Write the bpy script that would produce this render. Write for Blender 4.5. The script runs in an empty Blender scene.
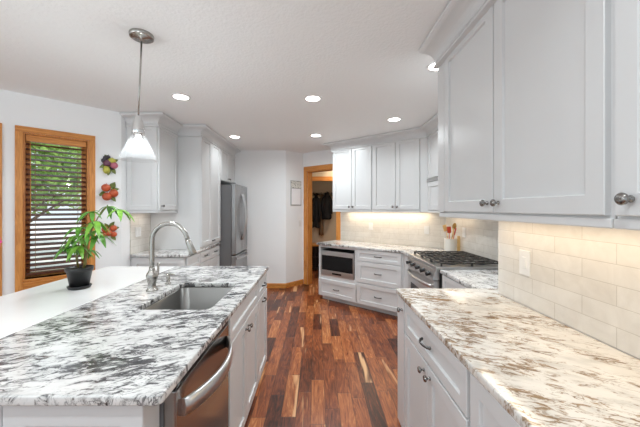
import bpy, bmesh, math, random
from mathutils import Vector, Matrix
random.seed(7)
S = bpy.context.scene
COL = S.collection
PI = math.pi
R = math.radians

# ---------------------------------------------------------------- camera, world, exposure, big lights
CAM_H = 1.46
cam_data = bpy.data.cameras.new('camera')
cam = bpy.data.objects.new('camera', cam_data)
COL.objects.link(cam)
cam.location = (0, 0, CAM_H)
cam.rotation_euler = (PI / 2, 0, 0)
cam_data.sensor_width = 36
cam_data.lens = 36 * 295 / 640
cam_data.shift_x = 3 / 640
cam_data.shift_y = -5.2 / 640
cam_data.clip_start = 0.02
S.camera = cam

world = bpy.data.worlds.new('world')
S.world = world
world.use_nodes = True
wn = world.node_tree.nodes
wn['Background'].inputs['Color'].default_value = (0.84, 0.94, 1.0, 1)
wn['Background'].inputs['Strength'].default_value = 1.2

S.view_settings.view_transform = 'Standard'
S.view_settings.look = 'None'
S.view_settings.gamma = 1
S.view_settings.use_curve_mapping = False
S.view_settings.exposure = -0.06
S.cycles.use_denoising = True
S.cycles.max_bounces = 10
S.cycles.diffuse_bounces = 6

CEIL = 2.52


def area_light(name, loc, sx, sy, power, color, rot=(0, 0, 0), spread=180, shape='RECTANGLE'):
    d = bpy.data.lights.new(name, 'AREA')
    d.shape = shape
    d.size = sx
    d.size_y = sy
    d.energy = power
    d.color = color
    d.spread = R(spread)
    o = bpy.data.objects.new(name, d)
    o.location = loc
    o.rotation_euler = rot
    COL.objects.link(o)
    return o


WARM = (1.0, 0.80, 0.56)
area_light('under_cabinet_lamp', (1.06, 1.02, 1.405), 0.03, 1.75, 3.6, WARM)
area_light('under_cabinet_lamp', (1.02, 4.55, 1.405), 1.35, 0.03, 4.6, WARM, (0, 0, R(-39)))
area_light('under_cabinet_lamp', (1.66, 3.55, 1.405), 0.03, 0.5, .6, WARM)
area_light('under_cabinet_lamp', (-2.05, 3.55, 1.405), 0.03, 0.25, 0.4, (1, .9, .8))
sun = bpy.data.lights.new('sun', 'SUN')
sun.energy = 2.6
sun.angle = R(3)
sun.color = (1, .96, .88)
so_ = bpy.data.objects.new('sun', sun)
so_.rotation_euler = Vector((-.5, .35, -1)).to_track_quat('-Z', 'Y').to_euler()
COL.objects.link(so_)
area_light('mud_room_lamp', (0.5, 6.3, 2.40), 0.3, 0.3, 9.0, (1.0, .80, .58))


# ---------------------------------------------------------------- material helpers
def new_mat(name):
    m = bpy.data.materials.new(name)
    m.use_nodes = True
    return m, m.node_tree, m.node_tree.nodes['Principled BSDF']


def srgb(r, g, b):
    f = lambda c: ((c / 255 + 0.055) / 1.055) ** 2.4 if c > 10 else c / 255 / 12.92
    return (f(r), f(g), f(b), 1)


def simple(name, col, rough=0.5, metal=0.0, noise=0.0, nscale=20, bump=0.0, bscale=60, coat=0.0):
    m, t, b = new_mat(name)
    b.inputs['Roughness'].default_value = rough
    b.inputs['Metallic'].default_value = metal
    b.inputs['Coat Weight'].default_value = coat
    tc = t.nodes.new('ShaderNodeTexCoord')
    if noise:
        n = t.nodes.new('ShaderNodeTexNoise')
        n.inputs['Scale'].default_value = nscale
        n.inputs['Detail'].default_value = 4
        t.links.new(tc.outputs['Object'], n.inputs['Vector'])
        r = t.nodes.new('ShaderNodeValToRGB')
        a = [max(0, c * (1 - noise)) for c in col[:3]] + [1]
        c2 = [min(1, c * (1 + noise)) for c in col[:3]] + [1]
        r.color_ramp.elements[0].color = a
        r.color_ramp.elements[0].position = .3
        r.color_ramp.elements[1].color = c2
        r.color_ramp.elements[1].position = .7
        t.links.new(n.outputs['Fac'], r.inputs['Fac'])
        t.links.new(r.outputs['Color'], b.inputs['Base Color'])
    else:
        b.inputs['Base Color'].default_value = col
    if bump:
        n = t.nodes.new('ShaderNodeTexNoise')
        n.inputs['Scale'].default_value = bscale
        n.inputs['Detail'].default_value = 3
        t.links.new(tc.outputs['Object'], n.inputs['Vector'])
        bp = t.nodes.new('ShaderNodeBump')
        bp.inputs['Strength'].default_value = bump
        bp.inputs['Distance'].default_value = 0.004
        t.links.new(n.outputs['Fac'], bp.inputs['Height'])
        t.links.new(bp.outputs['Normal'], b.inputs['Normal'])
    return m


def math_node(t, op, a, b=None, c=None):
    n = t.nodes.new('ShaderNodeMath')
    n.operation = op
    for i, v in enumerate((a, b, c)):
        if v is None:
            continue
        if isinstance(v, (int, float)):
            n.inputs[i].default_value = v
        else:
            t.links.new(v, n.inputs[i])
    return n.outputs[0]


def ramp(t, fac, stops, interp='LINEAR'):
    r = t.nodes.new('ShaderNodeValToRGB')
    r.color_ramp.interpolation = interp
    e = r.color_ramp.elements
    e[0].position, e[0].color = stops[0]
    e[1].position, e[1].color = stops[1]
    for p, c in stops[2:]:
        x = e.new(p)
        x.color = c
    t.links.new(fac, r.inputs['Fac'])
    return r.outputs['Color']


def mixc(t, fac, a, b, mode='MIX'):
    n = t.nodes.new('ShaderNodeMix')
    n.data_type = 'RGBA'
    n.blend_type = mode
    if isinstance(fac, (int, float)):
        n.inputs[0].default_value = fac
    else:
        t.links.new(fac, n.inputs[0])
    for sock, v in ((n.inputs[6], a), (n.inputs[7], b)):
        if isinstance(v, tuple):
            sock.default_value = v
        else:
            t.links.new(v, sock)
    return n.outputs[2]


def noise_tex(t, vec, scale, detail=4, rough=.5, dist=0.0):
    n = t.nodes.new('ShaderNodeTexNoise')
    n.inputs['Scale'].default_value = scale
    n.inputs['Detail'].default_value = detail
    n.inputs['Roughness'].default_value = rough
    n.inputs['Distortion'].default_value = dist
    if vec is not None:
        t.links.new(vec, n.inputs['Vector'])
    return n


def mapping(t, vec, scale=(1, 1, 1), rot=(0, 0, 0), loc=(0, 0, 0)):
    m = t.nodes.new('ShaderNodeMapping')
    m.inputs['Scale'].default_value = scale
    m.inputs['Rotation'].default_value = rot
    m.inputs['Location'].default_value = loc
    t.links.new(vec, m.inputs['Vector'])
    return m.outputs[0]


def granite(name, seed, dark, mid, patch, white=(.74, .735, .73, 1), ang=25, dens=0.0):
    m, t, b = new_mat(name)
    tc = t.nodes.new('ShaderNodeTexCoord').outputs['Object']
    v = mapping(t, tc, (1, 1, 1), (0, 0, R(ang)), (seed, seed * 1.7, 0))
    vs = mapping(t, v, (1.0, 2.5, 1.0))
    # cloudy white ground
    n0 = noise_tex(t, vs, 7, 5, .6)
    gw = tuple(c * .80 for c in white[:3]) + (1,)
    base = ramp(t, n0.outputs['Fac'], [(.33, gw), (.5, white), (.7, tuple(min(1, c * 1.08) for c in white[:3]) + (1,))])
    big = noise_tex(t, mapping(t, v, (1, 1.6, 1)), 2.8, 4, .6, .4)
    # flakes drawn out along the bedding, gathered where the cloud noise is high
    n1 = noise_tex(t, mapping(t, v, (1.0, 2.35, 1.0)), 15, 7, .69, .75)
    f1 = math_node(t, 'ADD', n1.outputs['Fac'], math_node(t, 'MULTIPLY', math_node(t, 'SUBTRACT', big.outputs['Fac'], .5), .34))
    m1 = ramp(t, f1, [(.52 - dens, (0, 0, 0, 1)), (.56 - dens, (.35, .35, .35, 1)), (.62 - dens, (1, 1, 1, 1))])
    # thin crossing veins
    vr = mapping(t, v, (1.0, 3.0, 1), (0, 0, -.9), (4, 2, 0))
    n2 = noise_tex(t, vr, 7, 6, .6, .9)
    m2r = math_node(t, 'ABSOLUTE', math_node(t, 'SUBTRACT', n2.outputs['Fac'], .5))
    m2 = ramp(t, math_node(t, 'ADD', m2r, math_node(t, 'MULTIPLY', math_node(t, 'SUBTRACT', .53, big.outputs['Fac']), .16)),
              [(.008, (1, 1, 1, 1)), (.024, (0, 0, 0, 1))])
    n3 = noise_tex(t, mapping(t, v, (1, 1.5, 1), (0, 0, 0), (9, 1, 3)), 3.2, 5, .6, .8)
    m3 = ramp(t, n3.outputs['Fac'], [(.56, (0, 0, 0, 1)), (.66, (1, 1, 1, 1))])
    n4 = noise_tex(t, vs, 26, 4, .7)
    veincol = ramp(t, n4.outputs['Fac'], [(.35, dark), (.65, mid)])
    veincol = mixc(t, m3, veincol, patch)
    c = mixc(t, math_node(t, 'MULTIPLY', m2, .85), base, veincol)
    c = mixc(t, math_node(t, 'MULTIPLY', m1, .93), c, veincol)
    t.links.new(c, b.inputs['Base Color'])
    b.inputs['Roughness'].default_value = .13
    b.inputs['Specular IOR Level'].default_value = .5
    return m


def floor_mat():
    m, t, b = new_mat('acacia_planks')
    pos = t.nodes.new('ShaderNodeTexCoord').outputs['Object']
    sp = t.nodes.new('ShaderNodeSeparateXYZ')
    t.links.new(pos, sp.inputs[0])
    W, L = .104, .52
    u = math_node(t, 'DIVIDE', math_node(t, 'ADD', sp.outputs[0], 10.03), W)
    ci = math_node(t, 'FLOOR', u)
    wn1 = t.nodes.new('ShaderNodeTexWhiteNoise')
    wn1.noise_dimensions = '1D'
    t.links.new(ci, wn1.inputs['W'])
    off = math_node(t, 'MULTIPLY', wn1.outputs['Value'], 7.3)
    v = math_node(t, 'DIVIDE', math_node(t, 'ADD', math_node(t, 'ADD', sp.outputs[1], 20), off), L)
    ri = math_node(t, 'FLOOR', v)
    cb = t.nodes.new('ShaderNodeCombineXYZ')
    t.links.new(ci, cb.inputs[0])
    t.links.new(ri, cb.inputs[1])
    wn2 = t.nodes.new('ShaderNodeTexWhiteNoise')
    wn2.noise_dimensions = '2D'
    t.links.new(cb.outputs[0], wn2.inputs['Vector'])
    # grain coords shifted for each plank
    sc = t.nodes.new('ShaderNodeVectorMath')
    sc.operation = 'SCALE'
    sc.inputs['Scale'].default_value = 13.0
    t.links.new(wn2.outputs['Color'], sc.inputs[0])
    ad = t.nodes.new('ShaderNodeVectorMath')
    ad.operation = 'ADD'
    t.links.new(pos, ad.inputs[0])
    t.links.new(sc.outputs[0], ad.inputs[1])
    g = mapping(t, ad.outputs[0], (11, 1.5, 1))
    n1 = noise_tex(t, g, 1.5, 7, .68, 3.2)
    g2 = mapping(t, ad.outputs[0], (60, 3.0, 1))
    n2 = noise_tex(t, g2, 1.5, 4, .6, .4)
    g3 = mapping(t, ad.outputs[0], (8, .7, 1))
    n3 = noise_tex(t, g3, 1.0, 3, .5, .7)
    tone = math_node(t, 'ADD', math_node(t, 'MULTIPLY', wn2.outputs['Value'], .46),
                     math_node(t, 'ADD', math_node(t, 'MULTIPLY', n1.outputs['Fac'], 1.0), -.23))
    tone = math_node(t, 'ADD', tone, math_node(t, 'MULTIPLY', math_node(t, 'SUBTRACT', n2.outputs['Fac'], .5), .30))
    col = ramp(t, tone, [(.18, srgb(48, 22, 14)), (.36, srgb(92, 44, 24)), (.52, srgb(132, 68, 36)), (.68, srgb(168, 98, 54)), (.88, srgb(208, 148, 96))])
    sap = ramp(t, n3.outputs['Fac'], [(.63, (0, 0, 0, 1)), (.68, (1, 1, 1, 1))])
    col = mixc(t, math_node(t, 'MULTIPLY', sap, .8), col, srgb(226, 178, 130))
    # joints
    fu = math_node(t, 'FRACT', u)
    eu = math_node(t, 'MINIMUM', fu, math_node(t, 'SUBTRACT', 1, fu))
    fv = math_node(t, 'FRACT', v)
    ev = math_node(t, 'MINIMUM', fv, math_node(t, 'SUBTRACT', 1, fv))
    e = math_node(t, 'MINIMUM', math_node(t, 'MULTIPLY', eu, W), math_node(t, 'MULTIPLY', ev, L))
    jm = ramp(t, e, [(.0008, (1, 1, 1, 1)), (.0028, (0, 0, 0, 1))])
    col = mixc(t, math_node(t, 'MULTIPLY', jm, .75), col, srgb(50, 24, 14))
    t.links.new(col, b.inputs['Base Color'])
    rg = math_node(t, 'ADD', math_node(t, 'MULTIPLY', n1.outputs['Fac'], .12), .24)
    t.links.new(rg, b.inputs['Roughness'])
    bp = t.nodes.new('ShaderNodeBump')
    bp.inputs['Strength'].default_value = .25
    bp.inputs['Distance'].default_value = .003
    t.links.new(math_node(t, 'SUBTRACT', math_node(t, 'MULTIPLY', n1.outputs['Fac'], .4), jm), bp.inputs['Height'])
    t.links.new(bp.outputs['Normal'], b.inputs['Normal'])
    return m


def tile_mat(name, c1, c2, grout, w=.305, h=.083, rough=.16):
    m, t, b = new_mat(name)
    tc = t.nodes.new('ShaderNodeTexCoord').outputs['Object']
    sp = t.nodes.new('ShaderNodeSeparateXYZ')
    t.links.new(tc, sp.inputs[0])
    cb = t.nodes.new('ShaderNodeCombineXYZ')
    t.links.new(sp.outputs[0], cb.inputs[0])
    t.links.new(sp.outputs[2], cb.inputs[1])
    br = t.nodes.new('ShaderNodeTexBrick')
    br.offset = .5
    br.inputs['Scale'].default_value = 1
    br.inputs['Brick Width'].default_value = w
    br.inputs['Row Height'].default_value = h
    br.inputs['Mortar Size'].default_value = .0019
    br.inputs['Mortar Smooth'].default_value = .3
    br.inputs['Color1'].default_value = c1
    br.inputs['Color2'].default_value = c2
    br.inputs['Mortar'].default_value = grout
    t.links.new(cb.outputs[0], br.inputs['Vector'])
    n = noise_tex(t, tc, 9, 4, .6, 1.0)
    var = ramp(t, n.outputs['Fac'], [(.3, (.90, .89, .88, 1)), (.65, (1, 1, 1, 1))])
    col = mixc(t, 1.0, br.outputs['Color'], var, 'MULTIPLY')
    t.links.new(col, b.inputs['Base Color'])
    b.inputs['Roughness'].default_value = rough
    bp = t.nodes.new('ShaderNodeBump')
    bp.inputs['Strength'].default_value = .35
    bp.inputs['Distance'].default_value = .003
    hgt = math_node(t, 'ADD', math_node(t, 'MULTIPLY', br.outputs['Fac'], -1.0), math_node(t, 'MULTIPLY', n.outputs['Fac'], .5))
    t.links.new(hgt, bp.inputs['Height'])
    t.links.new(bp.outputs['Normal'], b.inputs['Normal'])
    return m


def wood_mat(name, c1, c2, axis=2, rough=.38, k=1.0):
    m, t, b = new_mat(name)
    tc = t.nodes.new('ShaderNodeTexCoord').outputs['Object']
    s = [28 * k, 28 * k, 28 * k]
    s[axis] = 2.2 * k
    v = mapping(t, tc, tuple(s))
    n = noise_tex(t, v, 1.6, 6, .62, 1.2)
    n2 = noise_tex(t, mapping(t, tc, tuple(x * 4 for x in s)), 1.5, 2)
    f = math_node(t, 'ADD', math_node(t, 'MULTIPLY', n.outputs['Fac'], .8), math_node(t, 'MULTIPLY', n2.outputs['Fac'], .25))
    t.links.new(ramp(t, f, [(.36, c1), (.66, c2)]), b.inputs['Base Color'])
    b.inputs['Roughness'].default_value = rough
    return m


def steel_mat(name, col, rough=.3, axis=1, amt=.06):
    m, t, b = new_mat(name)
    tc = t.nodes.new('ShaderNodeTexCoord').outputs['Object']
    s = [180, 180, 180]
    s[axis] = 3
    n = noise_tex(t, mapping(t, tc, tuple(s)), 1.0, 3)
    t.links.new(math_node(t, 'ADD', math_node(t, 'MULTIPLY', n.outputs['Fac'], amt), rough - amt / 2), b.inputs['Roughness'])
    b.inputs['Base Color'].default_value = col
    b.inputs['Metallic'].default_value = 1
    return m


def glass_mat(name, rough=0.0, col=(1, 1, 1, 1), ior=1.45):
    m, t, b = new_mat(name)
    b.inputs['Base Color'].default_value = col
    b.inputs['Transmission Weight'].default_value = 1
    b.inputs['Roughness'].default_value = rough
    b.inputs['IOR'].default_value = ior
    return m


def emit_mat(name, col, strength):
    m, t, b = new_mat(name)
    b.inputs['Base Color'].default_value = col
    b.inputs['Emission Color'].default_value = col
    b.inputs['Emission Strength'].default_value = strength
    return m


M = {}
M['wall'] = simple('wall_paint', (.88, .89, .90, 1), .75, bump=.12, bscale=180)
M['ceiling'] = simple('ceiling_texture', (.88, .89, .89, 1), .9, bump=.9, bscale=55)
M['paint'] = simple('cabinet_paint', (.66, .665, .67, 1), .30, noise=.01, nscale=3)
M['paint_dark'] = simple('cabinet_shelf_edge', (.30, .30, .30, 1), .5)
M['floor'] = floor_mat()
M['granite'] = granite('white_granite_grey_veins', 0.0, srgb(24, 23, 26), srgb(76, 74, 78), srgb(70, 50, 46), white=(.70, .695, .685, 1), ang=-20, dens=.036)
M['granite_warm'] = granite('white_granite_brown_veins', 5.3, srgb(100, 78, 56), srgb(158, 128, 94), srgb(160, 118, 68), (.73, .705, .665, 1), 30, .012)
M['granite_back'] = granite('white_granite_back', 2.1, srgb(60, 56, 56), srgb(140, 134, 130), srgb(110, 90, 76), ang=60)
M['quartz'] = simple('white_quartz', (.86, .86, .855, 1), .22, noise=.02, nscale=5)
M['tile'] = tile_mat('cream_subway_tile', (.78, .75, .70, 1), (.74, .70, .64, 1), (.61, .57, .51, 1))
M['oak_v'] = wood_mat('oak_upright', srgb(176, 104, 42), srgb(222, 154, 80), 2)
M['oak_h'] = wood_mat('oak_level', srgb(176, 104, 42), srgb(222, 154, 80), 0)
M['blind'] = wood_mat('blind_wood', srgb(66, 32, 17), srgb(104, 54, 29), 0)
M['steel'] = steel_mat('brushed_steel', (.62, .62, .62, 1), .30, 0)
M['steel_v'] = steel_mat('brushed_steel_upright', (.60, .60, .61, 1), .30, 2)
M['sink_steel'] = steel_mat('sink_steel', (.26, .255, .245, 1), .34, 0)
M['nickel'] = simple('satin_nickel', (.43, .415, .39, 1), .26, 1.0)
M['knob'] = simple('knob_nickel', (.27, .26, .25, 1), .24, 1.0)
M['pewter'] = simple('dark_pewter', (.13, .125, .12, 1), .30, 1.0)
M['steel_fridge'] = steel_mat('refrigerator_steel', (.40, .40, .405, 1), .28, 2)
M['steel_dark'] = steel_mat('dishwasher_steel', (.36, .34, .33, 1), .17, 2)
M['chrome'] = simple('polished_nickel', (.70, .70, .70, 1), .12, 1.0)
M['black_glass'] = simple('black_glass', (.008, .008, .009, 1), .06)
M['black_glass'].node_tree.nodes['Principled BSDF'].inputs['Specular IOR Level'].default_value = .22
M['black'] = simple('black_enamel', (.02, .02, .02, 1), .35)
M['iron'] = simple('cast_iron', (.035, .032, .03, 1), .5, noise=.3, nscale=60)
M['grey_side'] = simple('grey_metal_side', (.16, .16, .165, 1), .45)
M['plastic_white'] = simple('white_plastic', (.80, .80, .79, 1), .35)
M['pot'] = simple('black_pot', (.014, .014, .015, 1), .35)
M['soil'] = simple('soil', (.03, .02, .014, 1), .95, noise=.4, nscale=80, bump=.8)
M['leaf'] = simple('plant_leaf', srgb(82, 138, 42), .38, noise=.35, nscale=18)
M['leaf_pale'] = simple('plant_leaf_pale', srgb(116, 168, 58), .38, noise=.25, nscale=18)
M['stem'] = simple('plant_stem', srgb(120, 112, 60), .55, noise=.2)
M['glass'] = glass_mat('clear_glass')


def shade_glass():
    m, t, b = new_mat('seeded_glass')
    out = t.nodes['Material Output']
    tr = t.nodes.new('ShaderNodeBsdfTransparent')
    tr.inputs['Color'].default_value = (.97, .97, .97, 1)
    tl = t.nodes.new('ShaderNodeBsdfTranslucent')
    tl.inputs['Color'].default_value = (.9, .92, .94, 1)
    gl = t.nodes.new('ShaderNodeBsdfGlossy')
    gl.inputs['Roughness'].default_value = .08
    m1 = t.nodes.new('ShaderNodeMixShader')
    m1.inputs[0].default_value = .022
    t.links.new(tr.outputs[0], m1.inputs[1])
    t.links.new(tl.outputs[0], m1.inputs[2])
    fz = t.nodes.new('ShaderNodeLayerWeight')
    fz.inputs['Blend'].default_value = .3
    m2 = t.nodes.new('ShaderNodeMixShader')
    t.links.new(math_node(t, 'MULTIPLY', fz.outputs['Facing'], .14), m2.inputs[0])
    t.links.new(m1.outputs[0], m2.inputs[1])
    t.links.new(gl.outputs[0], m2.inputs[2])
    t.links.new(m2.outputs[0], out.inputs['Surface'])
    return m


M['shade'] = shade_glass()
M['lens'] = emit_mat('lamp_lens', (1, .97, .92, 1), 14)
M['trim'] = simple('lamp_trim', (.86, .86, .86, 1), .4)


# ---------------------------------------------------------------- mesh helpers
def tag(o, label, cat, group=None, kind=None):
    o['label'] = label
    o['category'] = cat
    if group:
        o['group'] = group
    if kind:
        o['kind'] = kind
    return o


def thing(name, label, cat, loc=(0, 0, 0), a=0.0, group=None):
    o = bpy.data.objects.new(name, None)
    o.empty_display_size = .1
    COL.objects.link(o)
    o.location = loc
    o.rotation_euler = (0, 0, a)
    return tag(o, label, cat, group)


def link_mesh(name, me, mat, parent=None):
    o = bpy.data.objects.new(name, me)
    COL.objects.link(o)
    if mat is not None and not me.materials:
        for x in (mat if isinstance(mat, (list, tuple)) else [mat]):
            me.materials.append(x)
    if parent is not None:
        o.parent = parent
    return o


def structure(o):
    o['kind'] = 'structure'
    return o


class MB:
    def __init__(self):
        self.bm = bmesh.new()

    def box(self, x0, x1, y0, y1, z0, z1, bev=0.0, mat=0):
        vs = [self.bm.verts.new((x, y, z)) for z in (z0, z1) for y in (y0, y1) for x in (x0, x1)]
        fs = [(0, 2, 3, 1), (4, 5, 7, 6), (0, 1, 5, 4), (2, 6, 7, 3), (0, 4, 6, 2), (1, 3, 7, 5)]
        faces = [self.bm.faces.new([vs[i] for i in f]) for f in fs]
        for f in faces:
            f.material_index = mat
        if bev:
            es = list({e for f in faces for e in f.edges})
            r = bmesh.ops.bevel(self.bm, geom=es, offset=bev, segments=2, profile=.5, affect='EDGES')
            for f in r['faces']:
                f.material_index = mat
        return self

    def quadstrip(self, rings, closed=True, cap0=True, cap1=True, smooth=True, mat=0):
        """rings: list of lists of points, the same count in each"""
        V = [[self.bm.verts.new(p) for p in ring] for ring in rings]
        n = len(V[0])
        for i in range(len(V) - 1):
            for j in range(n if closed else n - 1):
                k = (j + 1) % n
                f = self.bm.faces.new((V[i][j], V[i][k], V[i + 1][k], V[i + 1][j]))
                f.smooth = smooth
                f.material_index = mat
        if cap0:
            f = self.bm.faces.new(list(reversed(V[0])))
            f.material_index = mat
        if cap1:
            f = self.bm.faces.new(V[-1])
            f.material_index = mat
        return self

    def tube(self, pts, rad, n=12, flat=None, mat=0):
        pts = [Vector(p) for p in pts]
        if not isinstance(rad, (list, tuple)):
            rad = [rad] * len(pts)
        rings = []
        up = Vector((0, 0, 1))
        prev = None
        for i, p in enumerate(pts):
            d = (pts[min(i + 1, len(pts) - 1)] - pts[max(i - 1, 0)]).normalized()
            if prev is None:
                ref = up if abs(d.z) < .9 else Vector((1, 0, 0))
                s = d.cross(ref).normalized()
            else:
                s = (prev - d * prev.dot(d)).normalized()
            prev = s
            u = s.cross(d).normalized()
            fx = flat if flat else (1, 1)
            rings.append([p + s * math.cos(2 * PI * k / n) * rad[i] * fx[0] + u * math.sin(2 * PI * k / n) * rad[i] * fx[1] for k in range(n)])
        return self.quadstrip(rings, mat=mat)

    def lathe(self, prof, c=(0, 0, 0), n=24, axis='z', cap0=True, cap1=True, mat=0):
        """prof: (r, h) pairs along the axis"""
        rings = []
        for r, h in prof:
            ring = []
            for k in range(n):
                a = 2 * PI * k / n
                x, y = r * math.cos(a), r * math.sin(a)
                if axis == 'z':
                    p = (c[0] + x, c[1] + y, c[2] + h)
                elif axis == 'y':
                    p = (c[0] + y, c[1] + h, c[2] + x)
                else:
                    p = (c[0] + h, c[1] + x, c[2] + y)
                ring.append(p)
            rings.append(ring)
        return self.quadstrip(rings, cap0=cap0, cap1=cap1, mat=mat)

    def ball(self, c, r, seg=14, squash=(1, 1, 1), mat=0):
        mt = Matrix.Translation(c) @ Matrix.Diagonal((squash[0], squash[1], squash[2], 1))
        r_ = bmesh.ops.create_uvsphere(self.bm, u_segments=seg, v_segments=max(6, seg * 2 // 3), radius=r, matrix=mt)
        for v in r_['verts']:
            for f in v.link_faces:
                f.smooth = True
                f.material_index = mat
        return self

    def prism(self, poly, z0, z1, mat=0):
        lo = [self.bm.verts.new((x, y, z0)) for x, y in poly]
        hi = [self.bm.verts.new((x, y, z1)) for x, y in poly]
        n = len(poly)
        for f in ([self.bm.faces.new(list(reversed(lo))), self.bm.faces.new(hi)] +
                  [self.bm.faces.new((lo[i], lo[(i + 1) % n], hi[(i + 1) % n], hi[i])) for i in range(n)]):
            f.material_index = mat
        return self

    def mesh(self, name):
        bmesh.ops.recalc_face_normals(self.bm, faces=self.bm.faces)
        me = bpy.data.meshes.new(name)
        self.bm.to_mesh(me)
        self.bm.free()
        return me

    def build(self, name, mat, parent=None):
        return link_mesh(name, self.mesh(name), mat, parent)


def offset_path(path, off, side=1):
    """plan polyline moved sideways by off with mitred corners; side=1 is to the left of travel"""
    out = []
    P = [Vector(p) for p in path]
    n = len(P)
    for i in range(n):
        ds = []
        if i > 0:
            ds.append((P[i] - P[i - 1]).normalized())
        if i < n - 1:
            ds.append((P[i + 1] - P[i]).normalized())
        ns = [Vector((-d.y, d.x)) * side for d in ds]
        if len(ns) == 1:
            out.append(P[i] + ns[0] * off)
        else:
            b = (ns[0] + ns[1]).normalized()
            out.append(P[i] + b * (off / max(.2, b.dot(ns[0]))))
    return out


def sweep(name, path, prof, mat, side=1, parent=None):
    """profile (offset, z) pairs, closed loop, swept along the plan path"""
    mb = MB()
    cols = [offset_path(path, o, side) for o, z in prof]
    rings = []
    for i in range(len(path)):
        rings.append([(cols[j][i].x, cols[j][i].y, prof[j][1]) for j in range(len(prof))])
    mb.quadstrip(rings, smooth=False)
    return mb.build(name, mat, parent)


def rounded(poly, rad, seg=6):
    """round the corners of a plan polygon; rad is one number or one per corner"""
    out = []
    n = len(poly)
    for i in range(n):
        r = rad[i] if isinstance(rad, (list, tuple)) else rad
        p = Vector(poly[i])
        if r <= 0:
            out.append(tuple(p))
            continue
        a = (Vector(poly[i - 1]) - p)
        b = (Vector(poly[(i + 1) % n]) - p)
        a.normalize()
        b.normalize()
        half = math.acos(max(-1, min(1, a.dot(b)))) / 2
        tl = r / math.tan(half)
        c = p + (a + b).normalized() * (r / math.sin(half))
        s, e = p + a * tl, p + b * tl
        a0 = math.atan2(s.y - c.y, s.x - c.x)
        a1 = math.atan2(e.y - c.y, e.x - c.x)
        d = (a1 - a0 + PI) % (2 * PI) - PI
        for k in range(seg + 1):
            t = a0 + d * k / seg
            out.append((c.x + r * math.cos(t), c.y + r * math.sin(t)))
    return out


def slab(name, loops, z0, z1, mat, bev=.006, parent=None):
    cu = bpy.data.curves.new(name, 'CURVE')
    cu.dimensions = '2D'
    cu.fill_mode = 'BOTH'
    cu.extrude = (z1 - z0) / 2 - bev
    cu.bevel_depth = bev
    cu.bevel_resolution = 2
    cu.offset = -bev
    for lp in loops:
        s = cu.splines.new('POLY')
        s.points.add(len(lp) - 1)
        for p, (x, y) in zip(s.points, lp):
            p.co = (x, y, 0, 1)
        s.use_cyclic_u = True
    tmp = bpy.data.objects.new('tmp', cu)
    COL.objects.link(tmp)
    dg = bpy.context.evaluated_depsgraph_get()
    me = bpy.data.meshes.new_from_object(tmp.evaluated_get(dg))
    bpy.data.objects.remove(tmp)
    bpy.data.curves.remove(cu)
    me.transform(Matrix.Translation((0, 0, (z0 + z1) / 2)))
    me.materials.clear()
    return link_mesh(name, me, mat, parent)


# ---------------------------------------------------------------- cabinet helpers (local: x right along the front, -y out of the front, z up)
def shaker(mb, x0, x1, z0, z1, y=0.0, t=.020, fr=.058, rec=.011, flat=False):
    bv = .0025
    yb, yf = y, y - t
    if flat or (x1 - x0) < 2.4 * fr or (z1 - z0) < 2.4 * fr:
        fr2 = min(fr, (x1 - x0) * .28, (z1 - z0) * .28)
    else:
        fr2 = fr
    rect = lambda d, yy: [(x0 + d, yy, z0 + d), (x1 - d, yy, z0 + d), (x1 - d, yy, z1 - d), (x0 + d, yy, z1 - d)]
    rings = [rect(0, yb), rect(0, yf + bv), rect(bv, yf)]
    if not flat:
        rings += [rect(fr2, yf), rect(fr2 + .002, yf + .001), rect(fr2 + .005, yf + rec)]
    mb.quadstrip(rings, smooth=False)
    return mb


KNOB = None
PULL = {}


def knob_mesh():
    global KNOB
    if KNOB is None:
        mb = MB()
        mb.lathe([(.004, 0), (.009, -.001), (.0095, -.004), (.005, -.007), (.0045, -.015), (.010, -.018), (.0155, -.022), (.0165, -.027), (.013, -.032), (.004, -.0335)], axis='y', n=18)
        KNOB = mb.mesh('knob')
        KNOB.materials.append(M['knob'])
    return KNOB


def pull_mesh(L, vertical=False):
    key = (L, vertical)
    if key not in PULL:
        mb = MB()
        pts = []
        for i in range(13):
            s = i / 12
            x = (s - .5) * L
            y = -.006 - .022 * math.sin(PI * s) ** .6
            pts.append((0, y, x) if vertical else (x, y, 0))
        rad = [.0055 + .0015 * abs(i - 6) / 6 for i in range(13)]
        mb.tube(pts, rad, n=8)
        for s in (-.5, .5):
            c = (0, 0, s * L) if vertical else (s * L, 0, 0)
            mb.lathe([(.008, 0), (.0085, -.006), (.006, -.011)], c=c, axis='y', n=10)
        PULL[key] = mb.mesh('pull')
        PULL[key].materials.append(M['pewter'])
    return PULL[key]


def add_knob(parent, x, z, y=-.020):
    o = link_mesh('knob', knob_mesh(), None, parent)
    o.location = (x, y, z)
    return o


def add_pull(parent, x, z, L=.10, y=-.020, vertical=False):
    o = link_mesh('handle', pull_mesh(L, vertical), None, parent)
    o.location = (x, y, z)
    return o


def front(parent, kind, x0, x1, z0, z1, knob=None, pull=None, gap=.002, fr=.058, L=.10):
    o = shaker(MB(), x0 + gap, x1 - gap, z0 + gap, z1 - gap, fr=fr).build(kind, M['paint'], parent)
    if knob:
        add_knob(o, *knob)
    if pull:
        add_pull(o, pull[0], pull[1], L)
    return o


def carcass(parent, W, D, z0, z1, toe=0.0, toe_in=.06):
    mb = MB()
    mb.box(0, W, 0, D, z0 + toe, z1)
    if toe:
        mb.box(0.0, W, toe_in, D, z0, z0 + toe)
    return mb.build('carcass', M['paint'], parent)


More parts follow.
